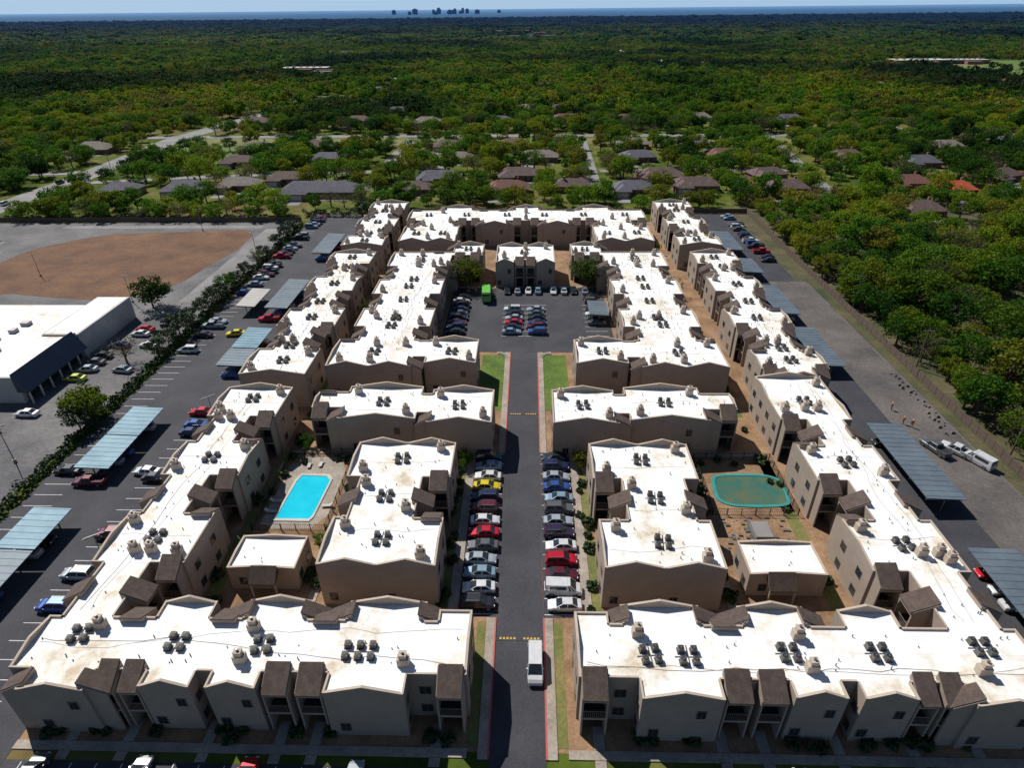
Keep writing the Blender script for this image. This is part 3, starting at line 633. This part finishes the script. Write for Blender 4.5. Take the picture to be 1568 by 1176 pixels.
for y in(-2.6,-1.4,2.9): 
    for sx in(-1,1): b.cyl('wheels',(sx*1.0-.15,y,.5),.5,.3,'x')
for i in range(5): b.box('ribs',-1.27,1.27,-3+i*1.05,-2.88+i*1.05,.9,2.2)
b.box('hopper',-1.0,1.0,-3.9,-3.0,2.3,2.9)
b.finish('refuse_truck',{'chassis':'steel','body':'green_paint','cab':'green_paint','cab_glass':'glass','wheels':'tyre','ribs':'green_paint','hopper':'dark'},(-10.8,163,.06),.05)

# lamp posts
b=B(); b.cyl('pole',(0,0,0),.11,8,n=8,r2=.06); b.box('arm',-1,1,-.05,.05,7.9,8); b.box('head',-1.3,-.7,-.15,.15,7.8,7.92); b.box('head',.7,1.3,-.15,.15,7.8,7.92); b.cyl('base',(0,0,0),.3,.6,n=8)
LP=b.mesh('street_lamp',{'pole':'steel','arm':'steel','head':'ac','base':'concrete'})
for x,y in((-92,88),(-110,160),(-150,180),(-160,150),(-120,226),(-84.8,140),(-90,200),(-59,62),(-59,98)): put('street_lamp',LP,(x,y,.03),random.random()*3)
b=B(); b.cyl('pole',(0,0,0),.16,10,n=8,r2=.1); b.box('arm',-1.2,1.2,-.07,.07,9.2,9.35)
for x in(-1,-.3,.3,1): b.cyl('ins',(x,0,9.35),.05,.2,n=6)
UP=b.mesh('utility_pole',{'pole':'bark','arm':'bark','ins':'pale'})
for i in range(7): put('utility_pole',UP,(87.5,60+i*32,0)); put('utility_pole',UP,(-211+i*.5,120+i*40,0)); put('utility_pole',UP,(-180+i*60,253,0),1.57)

# ---------------------------------------------------------------- houses
def house(x,y,w_,d,rot,rf):
    b=B(); h=2.9; o=.5; rh=min(w_,d)*.27
    def wing(x0,x1,y0,y1,off=0):
        b.box('walls',x0,x1,y0,y1,0,h); rh=min(x1-x0,y1-y0)*.28; X0,X1,Y0,Y1=x0-o,x1+o,y0-o,y1+o; z0=h-.1+off; z1=h+rh+off
        if x1-x0>y1-y0: q=(Y1-Y0)/2*.9; A,Cc=(X0+q,(Y0+Y1)/2,z1),(X1-q,(Y0+Y1)/2,z1); fs=[[(X0,Y0,z0),(X1,Y0,z0),Cc,A],[(X1,Y1,z0),(X0,Y1,z0),A,Cc],[(X1,Y0,z0),(X1,Y1,z0),Cc],[(X0,Y1,z0),(X0,Y0,z0),A]]
        else: q=(X1-X0)/2*.9; A,Cc=((X0+X1)/2,Y0+q,z1),((X0+X1)/2,Y1-q,z1); fs=[[(X0,Y0,z0),(X1,Y0,z0),A],[(X1,Y0,z0),(X1,Y1,z0),Cc,A],[(X1,Y1,z0),(X0,Y1,z0),Cc],[(X0,Y1,z0),(X0,Y0,z0),A,Cc]]
        for q_ in fs: b.poly('roof',q_)
        b.poly('soffit',[(X0,Y0,z0),(X1,Y0,z0),(X1,Y1,z0),(X0,Y1,z0)])
    wing(-w_/2,w_/2,-d/2,d/2); wing(-w_/2+.6,-w_/2+.6+w_*.36,-d/2-4,d/2-1.2,.03)
    for t in(-.05,.15,.35): b.box('windows',w_*t,w_*t+1.3,-d/2-.04,-d/2-.003,.9,2.1); b.box('windows',w_*t,w_*t+1.3,d/2+.003,d/2+.04,.9,2.1)
    b.box('door',w_*.28,w_*.28+.95,-d/2-.05,-d/2-.004,0,2.1); b.box('garage_door',-w_/2+1,-w_/2+w_*.33,-d/2-4.05,-d/2-4.004,0,2.2)
    b.box('chimney',w_*.2,w_*.2+.8,.5,1.3,h,h+rh+1)
    b.box('driveway',-w_/2+.8,-w_/2+w_*.35,-d/2-11,-d/2-4.06,0,.08)
    if rf!='pale': b.box('patio',w_*.05,w_*.4,-d/2-4,-d/2-.2,0,.09)
    b.finish('brick_house',{'walls':'brick','roof':rf,'soffit':'pale','door':'dark','garage_door':'pale','chimney':'brick','driveway':'street','patio':'street'},(x,y,0),rot)
H=[(-41,300,20,10,0,'sh_grey'),(-38,345,18,9,0,'sh_tan'),(-4,306,19,10,0,'sh_brown'),(6,347,20,10,0,'sh_tan'),(-8,280,18,10,0,'sh_red'),(20,284,16,9,3.14,'sh_brown'),(58,346,18,10,.1,'sh_grey'),(62,303,20,11,0,'sh_brown'),(46,279,17,10,0,'sh_grey'),(74,285,20,10,0,'sh_brown'),
(-90,277,34,12,0,'sh_grey'),(-50,280,16,9,0,'sh_brown'),(-130,288,18,10,0,'sh_tan'),(-152,282,18,10,.1,'sh_grey'),(-112,300,17,9,0,'sh_brown'),(-180,280,16,9,0,'sh_grey'),(-105,345,18,9,0,'sh_grey'),(-150,338,18,9,0,'sh_brown'),
(112,305,17,9,.2,'sh_brown'),(112,280,18,10,0,'sh_brown'),(104,350,18,10,0,'sh_red'),(167,288,19,10,0,'sh_red'),(181,276,16,10,.1,'sh_orange'),(165,345,18,10,.2,'sh_brown'),(195,330,18,10,0,'sh_grey'),(215,300,19,10,.4,'sh_brown'),(150,245,18,10,0,'sh_brown'),(205,235,19,10,.1,'sh_brown'),(240,265,18,10,.3,'sh_red'),(190,205,18,10,0,'sh_brown'),(165,150,18,10,.1,'sh_brown'),(210,150,18,10,0,'sh_brown'),
(27,478,20,10,0,'sh_red'),(-20,470,18,10,0,'sh_grey'),(70,475,18,10,0,'sh_brown'),(-70,468,18,10,0,'sh_tan'),(-120,475,18,10,0,'sh_brown'),(120,480,18,10,0,'sh_tan'),(-100,520,18,10,0,'sh_grey'),(0,530,18,10,0,'sh_tan'),(180,470,18,10,0,'sh_grey'),(-190,470,18,10,0,'sh_brown'),
(-300,345,18,10,0,'sh_grey'),(-262,290,18,10,0,'sh_brown'),(-250,375,20,12,0,'sh_tan'),(-340,300,18,10,0,'sh_grey'),(290,330,18,10,.2,'sh_brown'),(320,380,18,10,.2,'sh_red'),(270,380,18,10,0,'sh_grey'),(230,370,18,10,0,'sh_tan'),(-195,205,20,12,1.57,'sh_brown'),
(-45,380,17,9,0,'sh_brown'),(-8,381,18,10,0,'sh_red'),(60,382,18,10,0,'sh_tan'),(95,385,18,10,0,'sh_grey'),(-120,380,18,10,0,'sh_brown'),(-155,376,18,10,0,'sh_tan')]
rr=random.Random(5)
for i in range(85):
    y=rr.uniform(500,1250) if i<65 else rr.uniform(1200,1900); x=rr.uniform(-.6,.75)*y
    if 480<x<900 and 640<y<1050: continue
    H.append((x,y,rr.uniform(16,24),rr.uniform(9,12),rr.uniform(-.3,.3),rr.choice(['sh_grey','sh_tan','sh_brown','sh_red','sh_tan','pale'])))
for h in H: house(*h)
BIG=((520,955,70,30,6),(590,965,50,24,5),(-290,905,60,20,6),(-255,860,26,14,5),(-30,1900,200,30,7),(-80,2300,160,40,8),(60,2100,90,30,8),(-330,1250,50,22,6))
def bigb(x,y,w_,d,h,name='school_building'):
    b=B(); b.box('walls',-w_/2,w_/2,-d/2,d/2,0,h); b.box('walls',-w_*.2,w_*.2,-d*.9,-d/2-.01,0,h*.8); b.poly('roof',[(-w_/2+.5,-d/2+.5,h+.01),(w_/2-.5,-d/2+.5,h+.01),(w_/2-.5,d/2-.5,h+.01),(-w_/2+.5,d/2-.5,h+.01)])
    for i in range(int(w_/6)): b.box('windows',-w_/2+2+i*6,-w_/2+5+i*6,-d/2-.1,-d/2-.003,1,2.6)
    for i in range(6): b.box('units',-w_/2+5+i*w_/7,-w_/2+8+i*w_/7,-2,1,h+.02,h+1.4)
    b.finish(name,{'walls':'brick' if y<1200 else 'sh_tan','units':'steel','roof':'pale' if y<1200 else 'sh_grey'},(x,y,0),0)
for q in BIG: bigb(*q)
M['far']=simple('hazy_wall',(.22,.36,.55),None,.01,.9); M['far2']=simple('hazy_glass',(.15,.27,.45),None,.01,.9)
rr=random.Random(11)
for i in range(16):
    y=rr.uniform(9500,12000); x=rr.gauss(-1100,420); wd=rr.uniform(30,75); h=rr.uniform(30,75)
    b=B(); b.box('walls',-wd/2,wd/2,-20,20,0,h); b.box('top',-wd/4,wd/4,-10,10,h,h+8)
    for k in range(int(h/8)): b.box('windows',-wd/2+3,wd/2-3,-20.6,-20.01,k*8+3,k*8+6)
    b.finish('distant_tower',{'walls':'far','top':'far','windows':'far2'},(x,y,0))

# ---------------------------------------------------------------- trees
def tree_mesh(name,H,Rr,nclump,per,leaf=.55,mat='leaf',seed=0,base=.32,bare=False):
    r=np.random.default_rng(seed); V=[];F=[];I=[]
    def limb(p0,p1,r0,r1,n=6):
        p0=np.array(p0,float);p1=np.array(p1,float); d=p1-p0; d/=np.linalg.norm(d); a=np.cross(d,[.3,.9,.1]); a/=np.linalg.norm(a); c=np.cross(d,a); k=len(V)
        for (p,q) in((p0,r0),(p1,r1)):
            for i in range(n):
                t=2*math.pi*i/n; V.append(tuple(p+(a*math.cos(t)+c*math.sin(t))*q))
        for i in range(n): j=(i+1)%n; F.append((k+i,k+j,k+n+j,k+n+i)); I.append(0)
    th=H*base; top=np.array([r.normal(0,.3),r.normal(0,.3),H*.75])
    limb((0,0,-.1),(0,0,th),.3*H/9,.22*H/9); limb((0,0,th),top,.22*H/9,.05)
    cs=[]
    for i in range(nclump):
        u=r.normal(size=3); u/=np.linalg.norm(u); rad=r.uniform(.45,1)**.6
        c=np.array([u[0]*Rr*rad,u[1]*Rr*rad,H*.62+u[2]*H*.33*rad]); 
        if c[2]<H*.3: c[2]=H*.3+r.uniform(0,1)
        c[:2]*=1-.25*max(0,(c[2]-H*.7)/(H*.3)); cs.append(c)
    for c in cs[:(nclump if bare else 9)]:
        s0=np.array([0,0,r.uniform(th*.8,H*.55)]); m_=(s0+c)/2+np.array([0,0,-.2]); limb(s0,m_,.1*H/9,.06*H/9,4); limb(m_,c,.06*H/9,.02,4)
        if bare:
            for _ in range(4): e=c+r.normal(size=3)*Rr*.28; limb(m_*.4+c*.6,e,.035,.012,3)
    for c in cs:
        cr=Rr*r.uniform(.22,.42)
        for _ in range(per):
            u=r.normal(size=3); u/=np.linalg.norm(u); q=c+u*cr*r.uniform(.5,1.05)*np.array([1,1,.8])
            n=u+r.normal(size=3)*.7; n/=np.linalg.norm(n); a=np.cross(n,r.normal(size=3)); a/=np.linalg.norm(a); e=np.cross(n,a)
            l=leaf*r.uniform(.5,1.1); k=len(V)
            V.extend([tuple(q+a*l*.6),tuple(q+e*l*.45),tuple(q-a*l*.6),tuple(q-e*l*.45)]); F.append((k,k+1,k+2,k+3)); I.append(1)
    me=bpy.data.meshes.new(name); me.from_pydata(V,[],F); me.materials.append(M['bark']); me.materials.append(M[mat]); me.polygons.foreach_set('material_index',I); return me
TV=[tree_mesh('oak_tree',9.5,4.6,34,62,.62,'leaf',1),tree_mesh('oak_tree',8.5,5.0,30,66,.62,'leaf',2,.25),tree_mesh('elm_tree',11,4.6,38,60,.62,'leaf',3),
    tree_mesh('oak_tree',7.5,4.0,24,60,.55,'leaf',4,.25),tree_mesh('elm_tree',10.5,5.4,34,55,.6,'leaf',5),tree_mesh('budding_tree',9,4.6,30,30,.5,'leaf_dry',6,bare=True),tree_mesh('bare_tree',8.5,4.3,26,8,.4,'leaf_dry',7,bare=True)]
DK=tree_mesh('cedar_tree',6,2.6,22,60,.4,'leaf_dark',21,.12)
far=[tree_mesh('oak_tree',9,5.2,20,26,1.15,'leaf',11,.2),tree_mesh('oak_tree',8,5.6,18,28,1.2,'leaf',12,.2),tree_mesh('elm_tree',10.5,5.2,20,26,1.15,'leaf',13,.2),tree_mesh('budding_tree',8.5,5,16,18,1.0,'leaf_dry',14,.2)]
def mkcol(nm,meshes):
    c=bpy.data.collections.new(nm)
    for i,m in enumerate(meshes):
        o=bpy.data.objects.new('%s_%02d'%(nm,i),m); c.objects.link(o)
    return c
cn=mkcol('tree_kinds',TV); cf=mkcol('far_tree_kinds',far)
def scatter(name,P,idx,scl,rot,col):
    me=bpy.data.meshes.new(name); me.from_pydata([tuple(p) for p in P],[],[])
    for an,ty,dat in(('idx','INT',idx),('rz','FLOAT',rot)):
        a=me.attributes.new(an,ty,'POINT'); a.data.foreach_set('value',np.asarray(dat))
    a=me.attributes.new('sc','FLOAT_VECTOR','POINT'); a.data.foreach_set('vector',np.asarray(scl,dtype=np.float32).ravel())
    o=bpy.data.objects.new(name,me); scene.collection.objects.link(o)
    g=bpy.data.node_groups.new(name,'GeometryNodeTree'); g.interface.new_socket('Geometry',in_out='INPUT',socket_type='NodeSocketGeometry'); g.interface.new_socket('Geometry',in_out='OUTPUT',socket_type='NodeSocketGeometry')
    n=g.nodes; gi=n.new('NodeGroupInput'); go=n.new('NodeGroupOutput'); ip=n.new('GeometryNodeInstanceOnPoints'); ci=n.new('GeometryNodeCollectionInfo')
    ci.inputs['Collection'].default_value=col; ci.inputs['Separate Children'].default_value=True; ci.inputs['Reset Children'].default_value=True
    def na(nm,ty): q=n.new('GeometryNodeInputNamedAttribute'); q.data_type=ty; q.inputs['Name'].default_value=nm; return q.outputs['Attribute']
    cx=n.new('ShaderNodeCombineXYZ'); g.links.new(na('rz','FLOAT'),cx.inputs[2])
    g.links.new(gi.outputs[0],ip.inputs['Points']); g.links.new(ci.outputs[0],ip.inputs['Instance']); ip.inputs['Pick Instance'].default_value=True
    g.links.new(na('idx','INT'),ip.inputs['Instance Index']); g.links.new(cx.outputs[0],ip.inputs['Rotation']); g.links.new(na('sc','FLOAT_VECTOR'),ip.inputs['Scale'])
    g.links.new(ip.outputs[0],go.inputs[0])
    md=o.modifiers.new('scatter','NODES'); md.node_group=g; return o
def segd(x,y,pts):
    d=np.full(x.shape,1e9)
    for (ax,ay),(bx,by) in zip(pts[:-1],pts[1:]):
        vx,vy=bx-ax,by-ay; t=np.clip(((x-ax)*vx+(y-ay)*vy)/(vx*vx+vy*vy),0,1); d=np.minimum(d,np.hypot(x-ax-t*vx,y-ay-t*vy))
    return d
def cand(y0,y1,sp,wk=1.0,w0=120):
    ys=np.arange(y0,y1,sp); X=[];Y=[]
    for y in ys:
        W=wk*y+w0; xs=np.arange(-W,W,sp); X.append(xs+rng.uniform(-.45,.45,xs.size)*sp); Y.append(np.full(xs.size,y)+rng.uniform(-.45,.45,xs.size)*sp)
    return np.concatenate(X),np.concatenate(Y)
def keep(x,y):
    k=np.ones(x.size,bool)
    k&=~((x>-214)&(x<88.2)&(y<240)); k&=~((x>-90)&(x<88.2)&(y<251))
    for i,(p,wd) in enumerate(ROADS): k&=segd(x,y,p)>wd/2+(7 if i==0 else 1.5)
    for h in H: k&=~((np.abs(x-h[0])<h[2]/2+2.5)&(y-h[1]<h[3]/2+3)&(y-h[1]>-h[3]/2-12))
    for q in BIG: k&=~((np.abs(x-q[0])<q[2]/2+8)&(y<q[1]+q[3]/2+6)&(y>q[1]-q[3]/2-45))
    k&=~((x>-210)&(x<-78)&(y>394)&(y<418)); k&=~((x>-212)&(x<-165)&(y>345)&(y<397)&(rng.random(x.size)<.8))
    k&=~((x>-68)&(x<200)&(y>398)&(y<417)&(rng.random(x.size)<.7))
    k&=~((x>485)&(x<900)&(y>650)&(y<1040)&(rng.random(x.size)<.9)); k&=~((x>420)&(x<690)&(y>880)&(y<985))
    return k
x,y=cand(35,500,7.2); k=keep(x,y)
sub=np.sin(x*.021+1)*np.cos(y*.027)+.4*np.sin(x*.05+y*.04)
dens=np.where((y<430)&(np.abs(x)<230),.62,.85)+.15*sub
dens=np.where((x>88)&(x<235)&(y<262),.95,dens)
dens=np.where((x>-90)&(x<90)&(y<275),.75,dens)
k&=rng.random(x.size)<dens; x,y=x[k],y[k]; 
# continuous belt of trees along the east fence
yb=np.arange(40,262,4.6); xb=89.5+rng.uniform(-1.2,4.5,yb.size); x=np.concatenate([x,xb]); y=np.concatenate([y,yb+rng.uniform(-1.5,1.5,yb.size)])
n=x.size
idx=rng.choice(7,n,p=[.2,.2,.16,.16,.13,.10,.05]); sc=rng.uniform(.6,1.2,n); sc=np.where((y<275)&(x<88),sc*.9,sc); sc=np.where((x>88)&(x<96)&(y<262),rng.uniform(.5,.9,n),sc)
scl=np.stack([sc*rng.uniform(.9,1.15,n),sc*rng.uniform(.9,1.15,n),sc*rng.uniform(.85,1.05,n)],1)
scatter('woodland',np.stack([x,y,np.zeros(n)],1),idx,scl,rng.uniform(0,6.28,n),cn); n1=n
x,y=cand(500,1500,8.6,.93,60); k=keep(x,y); k&=rng.random(x.size)<.93; x,y=x[k],y[k]; n=x.size
idx=rng.choice(4,n,p=[.33,.3,.25,.12]); sc=rng.uniform(.75,1.3,n); scl=np.stack([sc,sc,sc*rng.uniform(.8,1.1,n)],1)
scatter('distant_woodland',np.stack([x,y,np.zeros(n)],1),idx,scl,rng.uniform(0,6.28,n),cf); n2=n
x,y=cand(1500,5200,25,.93,0); k=rng.random(x.size)<.9
for q in BIG: k&=~((np.abs(x-q[0])<q[2]/2+15)&(y<q[1]+q[3]/2+10)&(y>q[1]-q[3]/2-110))
x,y=x[k],y[k]; n=x.size
idx=rng.choice(4,n,p=[.33,.3,.27,.1]); sc=rng.uniform(2.2,3.4,n); scl=np.stack([sc,sc,sc*rng.uniform(.35,.6,n)],1)
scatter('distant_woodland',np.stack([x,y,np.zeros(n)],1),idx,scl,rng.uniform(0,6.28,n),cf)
print('TREES',n1,n2,n)
def tr(x,y,i,s=1): put(TV[i].name.split('.')[0],TV[i],(x,y,0),random.random()*6,(s,s,s))
for q in((-17.9,171.5,5,1.15),(18,171.8,5,1.1),(-17.4,172,1,.95),(17.5,172.2,1,.9),(-102,156,1,1.0),(-85.5,101,0,.85),(-92,125,6,.9),(-105,88,6,1),(-112,100,6,1),(-108,92,5,.9),(-118,108,1,.7),
 (-86,167,0,.6),(-86,190,5,.6),(-112,78,6,.9),(-95,239,0,.8),(-105,239,2,.7),(-120,239,1,.8),(-135,239,5,.8),(-150,238,6,.8),(-165,239,0,.8),(-180,239,3,.8),(-197,239,1,.9),(-128,240,3,.8),(-143,240,1,.8),(-172,240,5,.9),(-188,241,0,.9),
 (10.5,88,3,.45),(-10.3,88,3,.45),(-29.5,68,3,.4),(29,92,3,.4),(-9,108,3,.35),(9,108,3,.35),(-40,93,3,.4),(41.5,165,5,.6),(-41,150,5,.6),(41.5,200,3,.6),(-42,190,6,.6)): tr(*q)
rr=random.Random(9)
for x,y,s in((-86,98,1.1),(-86.5,104,1),(-86,128,.9),(-86,133,1.1),(-86.2,139,1.2),(-86,145,1),(-86.5,152,.9),(-86,158,1.1),(-86,163,1),(-85.5,172,.8),(-86,180,.8),(-86,196,.8),(-85.5,208,.9),(-86,216,.9),(-86,224,1),(-57.5,240,1),(-64,243,1.1),(-50,242,1),(-35,241,.9),(35,241,.9),(50,243,1)):
    put('cedar_tree',DK,(x,y,0),rr.random()*6,(s,s,s*rr.uniform(.8,1.1)))
# shrubs & hedges
def hedge(name,x0,y0,x1,y1,w_,h,dn=26,seed=1):
    r=np.random.default_rng(seed); L=math.hypot(x1-x0,y1-y0); n=int(L*dn); V=[];F=[]
    for _ in range(n):
        t=r.random(); hh=h*(.75+.25*math.sin(t*L*.9+seed)+.15*math.sin(t*L*2.3)); q=np.array([x0+(x1-x0)*t,y0+(y1-y0)*t,0])+np.array([r.uniform(-w_,w_)/2 if x0==x1 else 0,r.uniform(-w_,w_)/2 if y0==y1 else 0,abs(hh)*math.sqrt(r.random())])
        u=r.normal(size=3);u/=np.linalg.norm(u);a=np.cross(u,r.normal(size=3));a/=np.linalg.norm(a);e=np.cross(u,a);l=r.uniform(.18,.34);k=len(V)
        V.extend([tuple(q+a*l),tuple(q+e*l*.8),tuple(q-a*l),tuple(q-e*l*.8)]);F.append((k,k+1,k+2,k+3))
    me=bpy.data.meshes.new(name);me.from_pydata(V,[],F);me.materials.append(M['leaf_dark']);return me
put('hedge',hedge('hedge',-84.8,30,-84.8,232,1.8,1.9,60,1),(0,0,0)); put('hedge',hedge('hedge',-88,244,-60,244,2.5,3,60,2),(0,0,0)); put('hedge',hedge('hedge',-205,240,-90,240,2.5,2.2,50,3),(0,0,0))
SH=[hedge('shrub',0,0,1.6,0,1.4,1.0,110,5),hedge('shrub',0,0,1.0,0,1.0,.8,130,6)]
rr=random.Random(3)
def shr(x,y,s=1): 
    s*=rr.uniform(.7,1.2); put('shrub',SH[rr.random()<.5],(x,y,.03),rr.uniform(0,3),(s,s,s))
for s in(-1,1):
    for i in range(12): 
        if rr.random()<.8: shr(s*(10.3)-.4,57+i*2.6+rr.uniform(-.6,.6))
    for i in range(13): shr(s*rr.uniform(7,54),rr.uniform(38.7,39.3))
    for i in range(16): shr(s*rr.uniform(27.8,30),rr.uniform(56,90),1.2)
    for i in range(16): shr(s*rr.uniform(41.3,43.4),rr.uniform(56,180),1.2)
    for i in range(10): shr(s*rr.uniform(12,40),rr.uniform(87.8,89.5)); shr(s*rr.uniform(12,40),rr.uniform(107,109.5))

# ---------------------------------------------------------------- workers
def person(x,y,rot,vest):
    V=[(0,0,.95),(0,0,1.15),(0,.02,1.4),(0,.02,1.52),(0,.03,1.66),(.1,0,.9),(.12,.06,.5),(.13,.02,.06),(.13,.16,.03),(-.1,0,.9),(-.13,-.05,.5),(-.14,-.12,.06),(-.14,.03,.03),(.2,.02,1.4),(.27,.05,1.13),(.25,.22,.95),(-.2,.02,1.4),(-.27,.0,1.13),(-.26,.12,.9)]
    E=[(0,1),(1,2),(2,3),(3,4),(0,5),(5,6),(6,7),(7,8),(0,9),(9,10),(10,11),(11,12),(2,13),(13,14),(14,15),(2,16),(16,17),(17,18)]
    rad=[.15,.14,.16,.06,.1,.09,.06,.045,.04,.09,.06,.045,.04,.06,.045,.035,.06,.045,.035]
    me=bpy.data.meshes.new('body'); me.from_pydata(V,E,[]); 
    for mm in('m_leg','m_vest','m_skin'): me.materials.append(M[mm])
    o=bpy.data.objects.new('body',me); scene.collection.objects.link(o); sk=o.modifiers.new('skin','SKIN'); 
    for i,r_ in enumerate(rad): me.skin_vertices[0].data[i].radius=(r_,r_)
    me.skin_vertices[0].data[0].use_root=True; o.modifiers.new('sub','SUBSURF').levels=1
    e=bpy.data.objects.new('construction_worker',None); scene.collection.objects.link(e); e.location=(x,y,.03); e.rotation_euler[2]=rot; o.parent=e
    b=B(); b.cyl('hard_hat',(0,.03,1.68),.14,.06,n=12); b.cyl('hard_hat',(0,.03,1.74),.12,.07,n=12,r2=.05)
    b.prism('vest',[(-.2,-.15,.95),(.2,-.15,.95),(.2,.17,.95),(-.2,.17,.95)],[(-.19,-.13,1.46),(.19,-.13,1.46),(.19,.16,1.46),(-.19,.16,1.46)])
    for part,(v_,f_) in b.p.items():
        m2=bpy.data.meshes.new(part); m2.from_pydata(v_,[],f_); m2.materials.append(M['m_vest' if part=='vest' else 'm_hat']); c=bpy.data.objects.new(part,m2); c.parent=e; scene.collection.objects.link(c)
M['m_leg']=simple('work_trousers',(.05,.06,.10),None,3); M['m_vest']=simple('orange_vest',(.8,.18,.03),None,3); M['m_skin']=simple('skin',(.45,.28,.2),None,3); M['m_hat']=simple('hat',(.8,.6,.1),None,3)
for a in((73.6,102,.4,1),(74.7,101,2.5,1),(73.8,107,1,1)): person(*a)

# ---------------------------------------------------------------- light, sky, camera
el=R(50); az=R(-45)
sd=Vector((math.sin(az)*math.cos(el),math.cos(az)*math.cos(el),math.sin(el)))
L=bpy.data.lights.new('sun','SUN'); L.energy=5.0; L.angle=R(.5); L.color=(1,.965,.90)
lo=bpy.data.objects.new('sun',L); lo.rotation_mode='QUATERNION'; lo.rotation_quaternion=sd.to_track_quat('Z','Y'); lo.location=(0,0,200); scene.collection.objects.link(lo)
w_=bpy.data.worlds.new('World'); scene.world=w_; w_.use_nodes=True; nt=w_.node_tree
sk=nt.nodes.new('ShaderNodeTexSky'); sk.sky_type='NISHITA'; sk.sun_disc=False; sk.sun_elevation=el; sk.sun_rotation=az%(2*math.pi); sk.altitude=1500; sk.air_density=1; sk.dust_density=.1; sk.ozone_density=3
tc=nt.nodes.new('ShaderNodeTexCoord'); sp=nt.nodes.new('ShaderNodeSeparateXYZ'); nt.links.new(tc.outputs['Generated'],sp.inputs[0])
mr=nt.nodes.new('ShaderNodeMapRange'); mr.inputs[1].default_value=-.02; mr.inputs[2].default_value=.16; mr.inputs[3].default_value=.85; mr.inputs[4].default_value=0; nt.links.new(sp.outputs[2],mr.inputs[0])
mxs=mix(nt,mr.outputs[0],sk.outputs[0],(5.0,8.4,13.0))
bg=nt.nodes['Background']; bg.inputs[1].default_value=.066; nt.links.new(mxs,bg.inputs[0])
cam=bpy.data.cameras.new('camera'); cam.lens=36*960/1568; cam.sensor_width=36; cam.clip_start=1; cam.clip_end=80000
co=bpy.data.objects.new('camera',cam); scene.collection.objects.link(co); scene.camera=co
co.location=(.94,0,70); co.rotation_mode='QUATERNION'
q=Matrix.Rotation(R(1.7),4,'Z')@Matrix.Rotation(R(59),4,'X')@Matrix.Rotation(R(-.6),4,'Z')
co.rotation_quaternion=q.to_quaternion()
